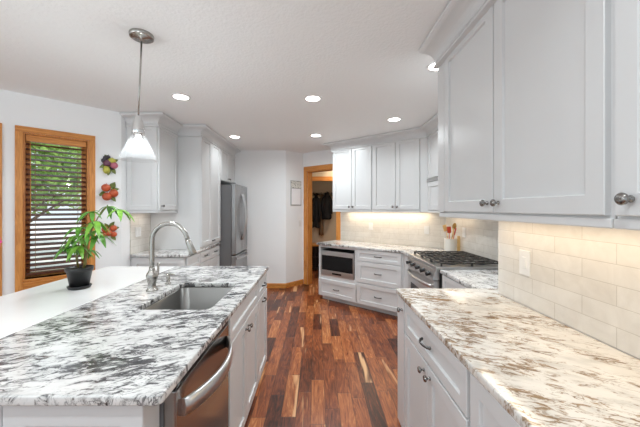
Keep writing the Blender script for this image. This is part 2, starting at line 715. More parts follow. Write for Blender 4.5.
# plan constants ----------------------------------------------------------------
K = Vector((-2.17, 3.27))
A = Vector((-.57, 5.40))
B = Vector((-.271, 5.718))
CC = Vector((1.78, 4.06))
XR = 1.195          # near right wall
XRR = 1.78          # range wall
YJ = 1.93           # where the right wall steps back
ang = R(39)
dd = Vector((-math.cos(ang), math.sin(ang)))     # along the diagonal, towards its far left end
nn = Vector((math.sin(ang), math.cos(ang)))      # into the diagonal wall
P = Vector((1.115, 3.85))
dB = (CC - B).normalized()
nB = Vector((-dB.y, dB.x))                       # out of the room
ZS = .905           # worktop


# ---------------------------------------------------------------- setting
def prism_obj(name, poly, z0, z1, mat):
    return structure(MB().prism(poly, z0, z1).build(name, mat))


prism_obj('floor', [(-5, -1.8), (2.4, -1.8), (2.4, 8), (-2.4, 8), (-2.4, 3.5), (-5, .9)], -.10, 0, M['floor'])
prism_obj('ceiling', [(-5, -1.8), (2.4, -1.8), (2.4, 8), (-2.4, 8), (-2.4, 3.5), (-5, .9)], CEIL, CEIL + .1, M['ceiling'])
prism_obj('wall_left', [(-2.17, K.y), (-2.17, 5.40), (-2.29, 5.52), (-2.29, K.y + .05)], 0, CEIL, M['wall'])
prism_obj('wall_far', [(-2.29, 5.40), (A.x, A.y), (A.x - .05, A.y + .12), (-2.29, 5.52)], 0, CEIL, M['wall'])
prism_obj('wall_calendar', [tuple(A), tuple(B), (B.x - .02, B.y + .16), (A.x - .05, A.y + .12)], 0, CEIL, M['wall'])
prism_obj('wall_right', [(XR, -1.8), (2.4, -1.8), (2.4, YJ), (XR, YJ)], 0, CEIL, M['wall'])
prism_obj('wall_range', [(XRR, YJ), (2.4, YJ), (2.4, 4.3), (XRR + .05, 4.3), (CC.x, CC.y)], 0, CEIL, M['wall'])


def along(base, d, n, s0, s1, t0, t1):
    return [tuple(base + d * s0 + n * t0), tuple(base + d * s1 + n * t0), tuple(base + d * s1 + n * t1), tuple(base + d * s0 + n * t1)]


# diagonal wall with a doorway
LB = (CC - B).length
DO0, DO1, DOH = .115, .80, 2.17
mb = MB()
mb.prism(along(B, dB, nB, 0, DO0, 0, .12), 0, CEIL)
mb.prism(along(B, dB, nB, DO1, LB + .08, 0, .12), 0, CEIL)
mb.prism(along(B, dB, nB, DO0, DO1, 0, .12), DOH, CEIL)
structure(mb.build('wall_back', M['wall']))


# bay wall with two windows
dK = Vector((-.70711, -.70711))
nK = Vector((-.70711, .70711))        # outwards
W1 = (.286, .772)                     # opening
W2 = (.955, 1.50)
WZ0, WZ1 = .80, 2.165
mb = MB()
for a0, a1 in ((0, W1[0]), (W1[1], W2[0]), (W2[1], 3.0)):
    mb.prism(along(K, dK, nK, a0, a1, 0, .14), 0, CEIL)
for w in (W1, W2):
    mb.prism(along(K, dK, nK, w[0], w[1], 0, .14), 0, WZ0)
    mb.prism(along(K, dK, nK, w[0], w[1], 0, .14), WZ1, CEIL)
structure(mb.build('wall_bay', M['wall']))


def local_obj(name, loc, a, mat=None):
    """an empty structure root whose local x runs along a wall, -y into the room"""
    o = bpy.data.objects.new(name, None)
    o.empty_display_size = .1
    COL.objects.link(o)
    o.location = loc
    o.rotation_euler = (0, 0, a)
    return structure(o)


# bay windows: local x from far right end (K side) would run backwards, so x = distance measured from the left end of the wall
aK = math.atan2(.70711, .70711)
for i, w in enumerate((W1, W2)):
    left = K + dK * w[1]
    ww = w[1] - w[0]
    root = local_obj('window_%d' % (i + 1), (left.x, left.y, 0), aK)
    cw = .052
    MB().box(-cw, 0, -.018, 0, WZ0 - .35, WZ1, .003).build('casing_upright', M['oak_v'], root)
    MB().box(ww, ww + cw, -.018, 0, WZ0 - .35, WZ1, .003).build('casing_upright', M['oak_v'], root)
    MB().box(-cw, ww + cw, -.018, 0, WZ1, WZ1 + cw, .003).build('casing_head', M['oak_h'], root)
    MB().box(.0, ww, -.006, .10, WZ0 - .028, WZ0, .004).build('window_sill', M['oak_h'], root)
    MB().box(0, ww, -.014, 0, WZ0 - .12, WZ0 - .028, .003).build('apron', M['oak_h'], root)
    mb = MB()
    mb.box(0, .014, .001, .13, WZ0, WZ1).box(ww - .014, ww, .001, .13, WZ0, WZ1).box(.014, ww - .014, .001, .13, WZ1 - .014, WZ1)
    mb.build('jamb', M['oak_v'], root)
    mb = MB()
    mb.box(.014, .05, .085, .125, WZ0, WZ1 - .014).box(ww - .05, ww - .014, .085, .125, WZ0, WZ1 - .014)
    mb.box(.05, ww - .05, .085, .125, WZ0, WZ0 + .045).box(.05, ww - .05, .085, .125, WZ1 - .055, WZ1 - .014)
    mb.build('window_sash', M['oak_v'], root)
    MB().box(.05, ww - .05, .102, .106, WZ0 + .045, WZ1 - .055).build('pane', M['glass'], root)

# doorway casing
aB = math.atan2(dB.y, dB.x)
root = local_obj('door_1', (B.x, B.y, 0), aB)
cw = .085
MB().box(DO0 - cw, DO0, -.018, 0, 0, DOH, .003).build('casing_upright', M['oak_v'], root)
MB().box(DO1, DO1 + cw, -.018, 0, 0, DOH, .003).build('casing_upright', M['oak_v'], root)
MB().box(DO0 - cw, DO1 + cw, -.018, 0, DOH, DOH + cw, .003).build('casing_head', M['oak_h'], root)
mb = MB()
mb.box(DO0, DO0 + .016, 0, .12, 0, DOH).box(DO1 - .016, DO1, 0, .12, 0, DOH).box(DO0 + .016, DO1 - .016, 0, .12, DOH - .016, DOH)
mb.build('jamb', M['oak_v'], root)

# baseboards
bb = [(0, 0), (.014, 0), (.014, .075), (.009, .088), (0, .088)]
structure(sweep('baseboard_far', [(-1.22, 5.40), tuple(A), tuple(B)], bb, M['oak_h'], side=-1))
structure(sweep('baseboard_bay', [tuple(K + dK * 3), tuple(K)], bb, M['oak_h'], side=-1))

# mud room behind the doorway: a closet with an oak-cased opening
XL, XH = -.75, 1.15
YC, YH = 7.25, 6.62
mb = MB()
mb.box(XL - .1, XL, 5.86, YC, 0, CEIL).box(XH, XH + .1, 4.8, YC, 0, CEIL).box(XL, XH, YC, YC + .1, 0, CEIL)
mb.box(XL, XH, YH, YH + .1, 2.17, CEIL)
structure(mb.build('wall_mud_room', simple('mud_room_paint', srgb(205, 192, 172), .8)))
structure(MB().box(XL, XH, YH - .02, YH, 2.075, 2.17, .003).build('trim_1', M['oak_h']))

# tiled splashbacks
def splash(name, loc, a, W, z0, z1):
    o = MB().box(0, W, -.009, 0, 0, z1 - z0).build(name, M['tile'])
    o.location = (loc[0], loc[1], z0)
    o.rotation_euler = (0, 0, a)
    return structure(o)


splash('trim_2', (XR, YJ), R(-90), 3.6, ZS, 1.46)
splash('trim_3', (XRR, 4.05), R(-90), 2.11, ZS, 1.46)
sB = DO1 + cw
splash('trim_4', tuple(B + dB * sB), aB, LB - sB - .01, ZS, 1.46)
splash('trim_5', (-2.17, 3.42), R(90), .41, .925, 1.46)

# crown mouldings
crown = [(.0, 2.385), (.030, 2.385), (.034, 2.390), (.030, 2.398), (.022, 2.400), (.022, 2.412), (.012, 2.414), (.014, 2.420)]
for i in range(9):
    q = i / 8
    crown.append((.020 + .085 * (1 - math.cos(q * PI / 2)), 2.422 + .062 * math.sin(q * PI / 2)))
crown += [(.118, 2.489), (.128, 2.497), (.128, 2.510), (.112, 2.511), (.112, CEIL), (0, CEIL)]
XU = .82
structure(sweep('trim_6', [(XU - .019, -.39), (XU - .019, 1.955)], crown, M['paint'], side=1))
XUR = 1.46
uo = .24
U0 = P + nn * uo
tcorner = -(XUR - U0.x) / -dd.x if False else (U0.x - XUR) / -dd.x * 1.0
tcorner = (XUR - U0.x) / dd.x
UC = U0 + dd * tcorner
tL = 1.291
UL = U0 + dd * tL
structure(sweep('trim_7', [(XUR, 1.96), tuple(UC), tuple(UL), tuple(UL + nn * .33)], crown, M['paint'], side=1))
XPL, YPL = -1.52, 3.83
XUL, YUL = -1.82, 3.36
structure(sweep('trim_8', [(-2.165, YUL), (XUL, YUL), (XUL, YPL), (XPL, YPL), (XPL, 5.395)], crown, M['paint'], side=-1))

# ---------------------------------------------------------------- island
XI = -.495      # cabinet face
g_isl = 'cabinets of the island'
isl = thing('cabinet', 'white island cabinet under the sink with two knobbed doors and a false drawer front', 'cabinet', (XI, 1.60, 0), R(90), g_isl)
W = .79
mb = MB()
mb.box(0, W, 0, .018, 0, .87).box(0, .018, .018, .80, 0, .87).box(W - .018, W, .018, .80, 0, .87).box(.018, W - .018, .78, .80, 0, .87).box(.018, W - .018, .018, .78, .05, .07)
mb.build('carcass', M['paint'], isl)
front(isl, 'drawer_front', .012, W - .004, .715, .868, fr=.045)
front(isl, 'door', .012, W / 2 + .0, .03, .705, knob=(W / 2 - .035, .655))
front(isl, 'door', W / 2, W - .004, .03, .705, knob=(W / 2 + .035, .655))

isd = thing('cabinet', 'white pull-out cabinet with two bar handles at the far end of the island', 'cabinet', (XI, 2.39, 0), R(90), g_isl)
W = .42
carcass(isd, W, .80, 0, .87)
front(isd, 'drawer', .004, W - .004, .715, .868, pull=(W / 2, .79), fr=.045)
front(isd, 'door', .004, W - .004, .03, .705, pull=(W / 2, .655))

ise = thing('cabinet_end_panel', 'white panelled end of the island below the near edge of the granite', 'cabinet end', (-1.325, .905, 0), 0, g_isl)
mb = MB()
mb.box(0, .80, .0, .078, 0, .872)
mb.build('carcass', M['paint'], ise)
o = shaker(MB(), .375, .80, .02, .868, t=.016, fr=.065).build('side_panel', M['paint'], ise)
o = shaker(MB(), .0, .372, .02, .868, t=.016, fr=.065).build('side_panel', M['paint'], ise)

isb = thing('cabinet', 'white base cabinet carrying the smooth white counter by the window', 'cabinet', (-1.36, .905, 0), R(-90), g_isl)
# faces the windows: local x runs towards the camera, so start at its far end
isb.location = (-1.80, 2.79, 0)
carcass(isb, 1.88, .45, 0, .872)
for k in range(4):
    front(isb, 'door', k * .47, (k + 1) * .47, .03, .868)

gr_outer = rounded([(-1.353, .872), (-.462, .872), (-.462, 2.84), (-1.353, 2.84)], [.004, .022, .015, .004])
hole = rounded([(-1.005, 1.62), (-.590, 1.62), (-.590, 2.20), (-1.005, 2.20)], .05)
o = slab('worktop', [gr_outer, hole], ZS - .032, ZS, M['granite'])
tag(o, 'white granite island worktop with dark grey streaks around the sink', 'worktop', 'stone worktops')
o = slab('worktop', [rounded([(-2.0, .872), (-1.356, .872), (-1.356, 2.82), (-2.0, 2.82)], [.02, .004, .004, .02])], ZS - .032, ZS, M['quartz'])
tag(o, 'plain smooth white counter holding the potted plant, window side of the island', 'worktop', 'stone worktops')

# sink
sk = thing('sink', 'undermounted stainless steel sink set in the island granite', 'sink', (-.7975, 1.91, ZS - .033))
def rrect(w, d, r, z, n=6):
    return [(x, y, z) for x, y in rounded([(-w / 2, -d / 2), (w / 2, -d / 2), (w / 2, d / 2), (-w / 2, d / 2)], r, n)]
mb = MB()
mb.quadstrip([rrect(.455, .62, .06, 0), rrect(.425, .59, .05, 0), rrect(.415, .58, .055, -.006), rrect(.405, .57, .06, -.17), rrect(.37, .535, .06, -.195), rrect(.34, .50, .06, -.2)], cap0=False)
bas = mb.build('basin', M['sink_steel'], sk)
MB().lathe([(.0, -.194), (.030, -.194), (.044, -.197), (.046, -.1995)], cap0=False, cap1=False).build('drain', M['chrome'], sk)

# faucet
fa = thing('faucet', 'brushed nickel gooseneck faucet with pull-down spray head at the sink', 'faucet', (-1.113, 1.99, ZS))
mb = MB()
mb.lathe([(.037, 0), (.037, .006), (.030, .012), (.025, .03), (.025, .05), (.030, .072), (.036, .088), (.037, .10), (.033, .115), (.023, .13), (.0185, .142), (.017, .16)], n=22)
mb.build('base', M['nickel'], fa)
pts = [(0, 0, .155), (0, 0, .20), (0, 0, .26), (0, 0, .32)]
rr = .118
for k in range(1, 15):
    a = PI - k * (PI * .915) / 14
    pts.append((rr + rr * math.cos(a), 0, .335 + rr * math.sin(a)))
e0 = Vector(pts[-1]); e1 = Vector(pts[-2]); dv = (e0 - e1).normalized()
pts.append(tuple(e0 + dv * .03))
MB().tube(pts, .0152, n=14).build('spout', M['nickel'], fa)
h0 = e0 + dv * .022
MB().tube([h0, h0 + dv * .012, h0 + dv * .05, h0 + dv * .105, h0 + dv * .111], [.0160, .0180, .0205, .026, .022], n=14).build('spray_head', M['nickel'], fa)
MB().tube([(.0, .018, .085), (.0, .05, .088), (.0, .062, .094), (.002, .070, .12), (.004, .076, .175)], [.011, .011, .011, .0085, .0065], n=10).build('handle', M['nickel'], fa)

so = thing('soap_dispenser', 'small brushed nickel soap dispenser behind the faucet', 'soap dispenser', (-1.095, 2.17, ZS))
MB().lathe([(.021, 0), (.021, .006), (.013, .012), (.012, .035), (.014, .037), (.014, .05), (.009, .058), (.008, .068)], n=16).build('pump', M['nickel'], so)
MB().tube([(-.006, 0, .068), (.01, 0, .073), (.035, 0, .07), (.048, 0, .062)], [.009, .008, .006, .005], n=8).build('nozzle', M['nickel'], so)

# dishwasher
dw = thing('dishwasher', 'stainless steel dishwasher with a long bowed handle built into the island', 'dishwasher', (-.505, .985, 0), R(90))
W = .60
MB().box(.004, W - .004, .01, .55, .10, .868).build('body', M['grey_side'], dw)
MB().box(.004, W - .004, -.032, .01, .10, .845, .004).build('door', M['steel_dark'], dw)
MB().box(.004, W - .004, -.030, .01, .846, .868, .003).build('control_panel', M['black_glass'], dw)
MB().box(.004, W - .004, .01, .03, .0, .095).build('kick_plate', M['black'], dw)
mb = MB()
rings = []
for i in range(21):
    s = i / 20
    x = .045 + s * (W - .09)
    y = -.034 - .070 * math.sin(PI * s) ** .75
    hz = .030
    z = .765
    rings.append([(x, y - .010, z - hz), (x, y - .014, z), (x, y - .010, z + hz), (x, y + .003, z + hz), (x, y + .003, z - hz)])
mb.quadstrip(rings)
mb.build('handle', M['steel'], dw)
MB().box(.30, .335, -.0335, -.031, .16, .185).build('badge', M['chrome'], dw)

# ---------------------------------------------------------------- right near run
XF = .575
g_rb = 'base cabinets of the near right run'
c = thing('cabinet', 'grey-white base cabinet with one drawer over two knobbed doors, near right run', 'cabinet', (XF, 1.882, 0), R(-90), g_rb)
W = .792
carcass(c, W, .60, 0, .872)
front(c, 'drawer', .012, W - .004, .68, .866, pull=(W / 2 - .01, .775), fr=.05, L=.105)
front(c, 'door', .012, W / 2, .03, .672, knob=(W / 2 - .04, .625))
front(c, 'door', W / 2, W - .004, .03, .672, knob=(W / 2 + .04, .625))
c = thing('pullout_cabinet', 'narrow white pull-out with a single knob at the far end of the near right run', 'cabinet', (XF, 2.035, 0), R(-90), g_rb)
W = .152
carcass(c, W, .535, 0, .872)
o = shaker(MB(), .002, W - .002, .02, .866, flat=True).build('door', M['paint'], c)
add_knob(o, W - .035, .80)
c = thing('cabinet', 'grey-white base cabinet cut off by the bottom edge of the photo, nearest on the right', 'cabinet', (XF, 1.085, 0), R(-90), g_rb)
W = .80
carcass(c, W, .60, 0, .872)
front(c, 'door', .012, W / 2, .03, .866, knob=(W / 2 - .04, .60))
front(c, 'door', W / 2, W - .004, .03, .866, knob=(W / 2 + .04, .60))
c = thing('cabinet', 'grey-white base cabinet running out of frame beneath the near right worktop', 'cabinet', (XF, .28, 0), R(-90), g_rb)
carcass(c, 1.2, .60, 0, .872)
front(c, 'door', .004, .596, .03, .866)
front(c, 'door', .6, 1.196, .03, .866)
o = slab('worktop', [rounded([(.545, -.95), (XR - .010, -.95), (XR - .010, 1.942), (XRR - .011, 1.942), (XRR - .011, 2.05), (.545, 2.05)], [.01, .003, 0, 0, 0, .02])], ZS - .032, ZS, M['granite_warm'])
tag(o, 'cream granite worktop with golden brown veins on the near right', 'worktop', 'stone worktops')

# near right uppers
g_ru = 'upper cabinets above the near right worktop'
def upper(label, x, y, W, D, z0, z1, doors, a, group, rail=True, name='upper_cabinet'):
    c = thing(name, label, 'upper cabinet', (x, y, 0), a, group)
    MB().box(0, W, 0, D, z0, z1).build('carcass', M['paint'], c)
    for d in doors:
        front(c, 'door', d[0], d[1], z0 + .006, z1 - .004, knob=d[2] if len(d) > 2 else None)
    if rail:
        MB().box(0, W, -.012, .012, z0 - .028, z0, .004).build('light_rail', M['paint'], c)
    return c

ZU = 1.432
nu = upper('large pale grey upper cabinet with two knobbed doors above the near right worktop', XU, 1.955, 1.145, XR - XU - .002, ZU, 2.42,
      [(.096, .612, (.572, ZU + .052)), (.616, 1.135, (.656, ZU + .052))], R(-90), g_ru)
MB().box(0, .093, -.019, 0, ZU + .004, 2.42, .001).build('stile', M['paint'], nu)
upper('pale grey upper cabinet cut off by the right edge of the photo, one knob showing', XU, .805, 1.2, XR - XU - .002, ZU, 2.42,
      [(.008, .60, (.055, ZU + .052)), (.604, 1.19)], R(-90), g_ru)

# ---------------------------------------------------------------- diagonal run with microwave and drawers
F0 = P + nn * .03
aD = -ang
def on_face(t):           # world point on the diagonal cabinet face, t measured from the corner towards the far left
    return F0 + dd * t
g_d = 'base cabinets of the back run'
p = on_face(1.418)
c = thing('cabinet', 'white base cabinet holding the microwave above one wide drawer', 'cabinet', (p.x, p.y, 0), aD, g_d)
W = .708
mb = MB()
DP = .53
mb.box(0, .035, 0, DP, .085, .872).box(W - .035, W, 0, DP, .085, .872).box(.035, W - .035, 0, DP, .842, .872).box(.035, W - .035, 0, DP, .355, .40)
mb.box(.035, W - .035, DP - .02, DP, .40, .842).box(.035, W - .035, 0, DP, .085, .10).box(.035, W - .035, .0, .02, .10, .355)
mb.box(.03, W, .06, DP, 0, .085)
mb.build('carcass', M['paint'], c)
front(c, 'drawer', .004, W - .004, .075, .345, pull=(W / 2, .205))
p = on_face(.706)
c = thing('cabinet', 'white base cabinet with a stack of three drawers right of the microwave', 'cabinet', (p.x, p.y, 0), aD, g_d)
W = .695
carcass(c, W, DP, 0, .872, toe=.085)
front(c, 'drawer', .006, W - .01, .70, .866, pull=(W / 2, .785), fr=.045)
front(c, 'drawer', .006, W - .01, .388, .694, pull=(W / 2, .545))
front(c, 'drawer', .006, W - .01, .075, .382, pull=(W / 2, .225))
# corner filler beside the range
c = thing('cabinet_filler', 'narrow white filler panel between the drawer stack and the range', 'cabinet panel')
mb = MB()
q0 = on_face(.009)
mb.prism([tuple(q0), (1.145, 3.872), (1.145, 3.515), (1.165, 3.515), (1.165, 3.86), tuple(q0 + nn * .02)], .0, .872)
mb.build('panel', M['paint'], c)

p = on_face(1.418)
mw = thing('microwave', 'stainless built-in microwave with a black glass door in the back run', 'microwave', (p.x, p.y, 0), aD)
x0, x1, z0, z1 = .048, .66, .401, .79
MB().box(x0, x1, .02, .42, z0, z1).build('body', M['black'], mw)
mb = MB()
mb.box(x0, x1, -.008, .02, z1 - .072, z1, .003).box(x0, x1, -.008, .02, z0, z0 + .085, .003).box(x0, x0 + .016, -.008, .02, z0 + .085, z1 - .072).box(x1 - .016, x1, -.008, .02, z0 + .085, z1 - .072)
mb.build('frame', M['steel'], mw)
MB().box(x0 + .016, x1 - .016, -.004, .02, z0 + .085, z1 - .072).build('door_glass', M['black_glass'], mw)
MB().box(x0 + .22, x1 - .22, -.0095, -.007, z0 + .03, z0 + .055).build('display', M['black_glass'], mw)

# worktops of the back
pl = P + dd * 1.445
wend = pl + nn * .575
ci = Vector((XRR - .012, 4.06 - .012))
o = slab('worktop', [[tuple(pl), tuple(P), (1.115, 3.505), (XRR - .011, 3.505), tuple(ci), tuple(wend)]], ZS - .032, ZS, M['granite_back'], bev=.004)
tag(o, 'speckled granite worktop above the microwave and drawers, turning to the range', 'worktop', 'stone worktops')
o = slab('worktop', [[(1.115, 2.676), (1.115, 2.053), (XRR - .011, 2.053), (XRR - .011, 2.676)]], ZS - .032, ZS, M['granite_back'], bev=.004)
tag(o, 'short speckled granite worktop on the near side of the range', 'worktop', 'stone worktops')
c = thing('cabinet', 'white base cabinet on the near side of the range, mostly hidden by the near worktop', 'cabinet', (1.145, 2.668, 0), R(-90), g_d)
carcass(c, .70, .60, 0, .872, toe=.085)
front(c, 'drawer', .012, .71, .70, .866, pull=(.36, .785), fr=.045)
front(c, 'door', .012, .36, .09, .694)
front(c, 'door', .364, .71, .09, .694)

# range
rg = thing('range', 'stainless steel gas range with black cast iron grates', 'range', (1.12, 3.498, 0), R(-90))
W = .80
MB().box(.003, W - .003, .0, .63, .05, .895).build('body', M['black'], rg)
mb = MB()
mb.box(.003, W - .003, -.03, .640, .900, .922, .004)
mb.build('cooktop', M['steel'], rg)
MB().box(.004, W - .004, -.032, .02, .895, .9235, .003).build('front_trim', M['steel'], rg)
mb = MB()
rings = [[(x, -.036, .893), (x, -.062, .80), (x, .02, .80), (x, .02, .893)] for x in (.004, W - .004)]
mb.quadstrip(rings, smooth=False)
cp = mb.build('control_panel', M['steel'], rg)
tilt = math.atan2(.026, .093)
for k in range(5):
    mb = MB()
    mb.lathe([(.023, 0), (.024, -.006), (.019, -.01), (.0185, -.032), (.016, -.036), (.002, -.037)], axis='y', n=16)
    mb.box(-.004, .004, -.046, -.03, -.018, .018, .002)
    o = mb.build('knob', M['black'] if k != 2 else M['black'], cp)
    o.location = (.10 + k * .15, -.049, .847)
    o.rotation_euler = (tilt, 0, 0)
MB().box(.01, W - .01, -.045, .02, .215, .79, .004).build('oven_door', M['steel'], rg)
MB().box(.12, W - .12, -.047, -.044, .33, .62).build('oven_window', M['black_glass'], rg)
mb = MB()
rings = []
for i in range(17):
    s = i / 16
    x = .04 + s * (W - .08)
    y = -.048 - .055 * math.sin(PI * s) ** .6
    z = .735
    rings.append([(x, y - .007, z - .014), (x, y - .011, z), (x, y - .007, z + .014), (x, y + .006, z + .014), (x, y + .006, z - .014)])
mb.quadstrip(rings)
mb.build('handle', M['steel'], rg)
MB().box(.01, W - .01, -.04, .02, .06, .205, .004).build('drawer', M['steel'], rg)
for gi in range(3):
    gx0 = .02 + gi * (W - .04) / 3 + .004
    gx1 = .02 + (gi + 1) * (W - .04) / 3 - .004
    gy0, gy1 = .03, .60
    zt = .957
    mb = MB()
    for y in (gy0, (gy0 + gy1) / 2, gy1):
        mb.box(gx0, gx1, y - .007, y + .007, zt - .014, zt, .002)
    for x in (gx0 + .007, (gx0 + gx1) / 2, gx1 - .007):
        mb.box(x - .007, x + .007, gy0, gy1, zt - .014, zt, .002)
    for y in (.1, .235, .39, .53):
        mb.box(gx0 + .03, gx1 - .03, y - .005, y + .005, zt - .012, zt + .004, .002)
    for x in (gx0 + .008, gx1 - .008):
        for y in (gy0, (gy0 + gy1) / 2, gy1):
            mb.box(x - .008, x + .008, y - .008, y + .008, .922, zt - .01)
    mb.build('grate', M['iron'], rg)
for bx, by in ((.16, .17), (.16, .46), (.40, .315), (.64, .17), (.64, .46)):
    MB().lathe([(.048, .9225), (.048, .930), (.040, .932), (.040, .940), (.030, .943), (.002, .944)], c=(bx, by, 0), n=20).build('burner', M['iron'], rg)

# diagonal uppers
g_du = 'upper cabinets of the back run'
W1_, tS = 1.291 - .566, .566
p = U0 + dd * 1.291
upper('white two-door upper cabinet beside the doorway on the back wall', p.x, p.y, .722, .33, ZU, 2.42,
      [(.006, .367, (.335, ZU + .05)), (.369, .716, (.402, ZU + .05))], aD, g_du)
p = U0 + dd * .566
upper('white two-door upper cabinet over the drawer stack beside the corner', p.x, p.y, .722, .33, ZU, 2.42,
      [(.006, .367, (.335, ZU + .05)), (.369, .712, (.402, ZU + .05))], aD, g_du)
c = thing('cabinet_filler', 'narrow white filler strip at the inner corner of the upper cabinets', 'cabinet panel')
q0 = U0 + dd * (-.158)
q1 = UC
MB().prism([tuple(q0 + nn * -.012), tuple(q1 + nn * -.004 - dd * -.004), (XUR + .10, UC.y + .03), tuple(q0 + nn * .1)], ZU - .02, 2.42).build('panel', M['paint'], c)
c = thing('upper_cabinet', 'white upper cabinet over the range split by a dark shelf rail', 'upper cabinet', (XUR, UC.y - .012, 0), R(-90), g_du)
W = 1.90
MB().box(0, W, 0, .315, ZU, 2.42).build('carcass', M['paint'], c)
for k in range(4):
    a0, a1 = .03 + k * .466, .03 + (k + 1) * .466
    front(c, 'door', a0, a1, 1.845, 2.415)
    front(c, 'door', a0, a1, ZU + .005, 1.795)
MB().box(0.0, W, -.022, 0, 1.798, 1.842, .002).build('shelf_rail', M['paint_dark'], c)
MB().box(0, W, -.012, .012, ZU - .028, ZU, .004).build('light_rail', M['paint'], c)

# ---------------------------------------------------------------- left run
g_l = 'cabinets of the left run'
ZL = .925
c = thing('cabinet', 'white base cabinet with a panelled side below the granite in the left corner', 'cabinet', (-1.535, 3.44, 0), R(90), g_l)
W = .39
carcass(c, W, .63, 0, .892, toe=.085)
front(c, 'drawer', .01, W - .004, .72, .886, fr=.045, pull=None)
front(c, 'door', .01, W - .004, .09, .714)
o = shaker(MB(), .0, .62, .09, .886, t=.014, fr=.07).build('side_panel', M['paint'], c)
o.rotation_euler = (0, 0, R(-90))
o.location = (-.001, .624, 0)
c = thing('cabinet', 'white drawer base beside the refrigerator with two small bar handles', 'cabinet', (-1.535, 3.832, 0), R(90), g_l)
W = .76
carcass(c, W, .63, 0, .892, toe=.085)
front(c, 'drawer', .004, W / 2, .74, .886, fr=.045, pull=(W / 4, .82), L=.09)
front(c, 'drawer', W / 2, W - .004, .74, .886, fr=.045, pull=(W * 3 / 4, .82), L=.09)
front(c, 'door', .004, W / 2, .09, .734)
front(c, 'door', W / 2, W - .004, .09, .734)
o = slab('worktop', [[(-2.160, 3.41), (-1.505, 3.41), (-1.505, 4.60), (-2.160, 4.60)]], ZL - .032, ZL, M['granite_back'], bev=.004)
tag(o, 'speckled granite worktop on the left corner base cabinets under the tall hutch', 'worktop', 'stone worktops')
c = thing('upper_cabinet', 'white corner upper cabinet with one knobbed door behind the glass pendant', 'upper cabinet', (XUL, YUL, 0), R(90), g_l)
W = .468
MB().box(0, W, 0, .345, ZU, 2.42).build('carcass', M['paint'], c)
front(c, 'door', .008, W - .004, ZU + .005, 2.416, knob=(.06, ZU + .055))
o = shaker(MB(), .0, .345, ZU + .005, 2.416, t=.012, fr=.055).build('side_panel', M['paint'], c)
o.location = (-.001, .345, 0)
o.rotation_euler = (0, 0, R(-90))
mb = MB()
mb.box(-.014, W, -.014, .01, ZU - .028, ZU, .004).box(-.014, .01, .01, .345, ZU - .028, ZU, .004)
mb.build('light_rail', M['paint'], c)
c = thing('hutch_cabinet', 'tall white hutch cabinet standing on the granite beside the refrigerator', 'cabinet', (XPL, YPL, 0), R(90), g_l)
W = .765
MB().box(0, W, 0, .64, ZL + .001, 2.42).build('carcass', M['paint'], c)
front(c, 'door', .008, W / 2, ZL + .03, 2.416, pull=None)
o = front(c, 'door', W / 2, W - .004, ZL + .03, 2.416)
add_pull(o, W / 2 + .05, ZL + .075, .07)
c = thing('upper_cabinet', 'white two-door cabinet above the refrigerator', 'upper cabinet', (XPL, 4.605, 0), R(90), g_l)
W = .79
MB().box(0, W, 0, .64, 1.90, 2.42).build('carcass', M['paint'], c)
front(c, 'door', .006, W / 2, 1.905, 2.416, knob=(W / 2 - .04, 1.95))
front(c, 'door', W / 2, W - .006, 1.905, 2.416, knob=(W / 2 + .04, 1.95))

fr = thing('refrigerator', 'stainless french-door refrigerator with curved handles below the cabinet', 'refrigerator', (-1.345, 4.612, 0), R(90))
W = .765
MB().box(.012, W - .012, 0, .80, .02, 1.83).build('body', M['grey_side'], fr)
d1 = MB().box(.002, W / 2 - .002, -.075, -.004, .73, 1.845, .012).build('door', M['steel_fridge'], fr)
d2 = MB().box(W / 2 + .002, W - .002, -.075, -.004, .73, 1.845, .012).build('door', M['steel_fridge'], fr)
d3 = MB().box(.002, W - .002, -.075, -.004, .06, .715, .012).build('freezer_drawer', M['steel_fridge'], fr)
for d, x in ((d1, W / 2 - .035), (d2, W / 2 + .035)):
    pts = []
    for i in range(15):
        s = i / 14
        pts.append((x, -.078 - .065 * math.sin(PI * s) ** .8, .93 + s * .78))
    MB().tube(pts, .014, n=10).build('handle', M['steel_v'], d)
pts = []
for i in range(15):
    s = i / 14
    pts.append((.06 + s * (W - .12), -.078 - .06 * math.sin(PI * s) ** .8, .66))
MB().tube(pts, .014, n=10).build('handle', M['steel_v'], d3)
MB().box(.01, .06, -.06, .02, 1.846, 1.862, .004).build('hinge_cover', M['grey_side'], fr)

# ---------------------------------------------------------------- ceiling lights
lights = [(-1.295, 2.81, 'recessed ceiling light beside the glass pendant'),
          (-.04, 2.85, 'recessed ceiling light in the middle of the ceiling, largest of the row'),
          (.92, 3.52, 'recessed ceiling light above the back run of upper cabinets'),
          (-.015, 4.295, 'recessed ceiling light in front of the doorway, small and far'),
          (-1.22, 4.38, 'recessed ceiling light half hidden by the crown moulding over the hutch'),
          (.905, 2.20, 'recessed ceiling light peeking out behind the near right crown moulding')]
ring = MB().lathe([(.066, -.001), (.070, -.004), (.088, -.003), (.090, 0), (.066, 0)], cap0=False, cap1=False, n=28).mesh('trim_ring')
ring.materials.append(M['trim'])
lens = MB().lathe([(.001, -.0015), (.067, -.0015)], cap0=False, cap1=False, n=28).mesh('lens')
lens.materials.append(M['lens'])
for x, y, lab in lights:
    o = thing('ceiling_light', lab, 'ceiling light', (x, y, CEIL), 0, 'recessed ceiling lights')
    link_mesh('trim_ring', ring, None, o)
    link_mesh('lens', lens, None, o)
    pw, sd = (3.0, 138) if (x < -1 and y > 4) else (17.0, 168) if y > 4 else (4.0, 138) if y > 3.4 else (8.5, 138)
    area_light('ceiling_and_fill_lamp', (x, y, CEIL - .006), .13, .13, pw, (.89, .97, 1), spread=sd, shape='DISK')
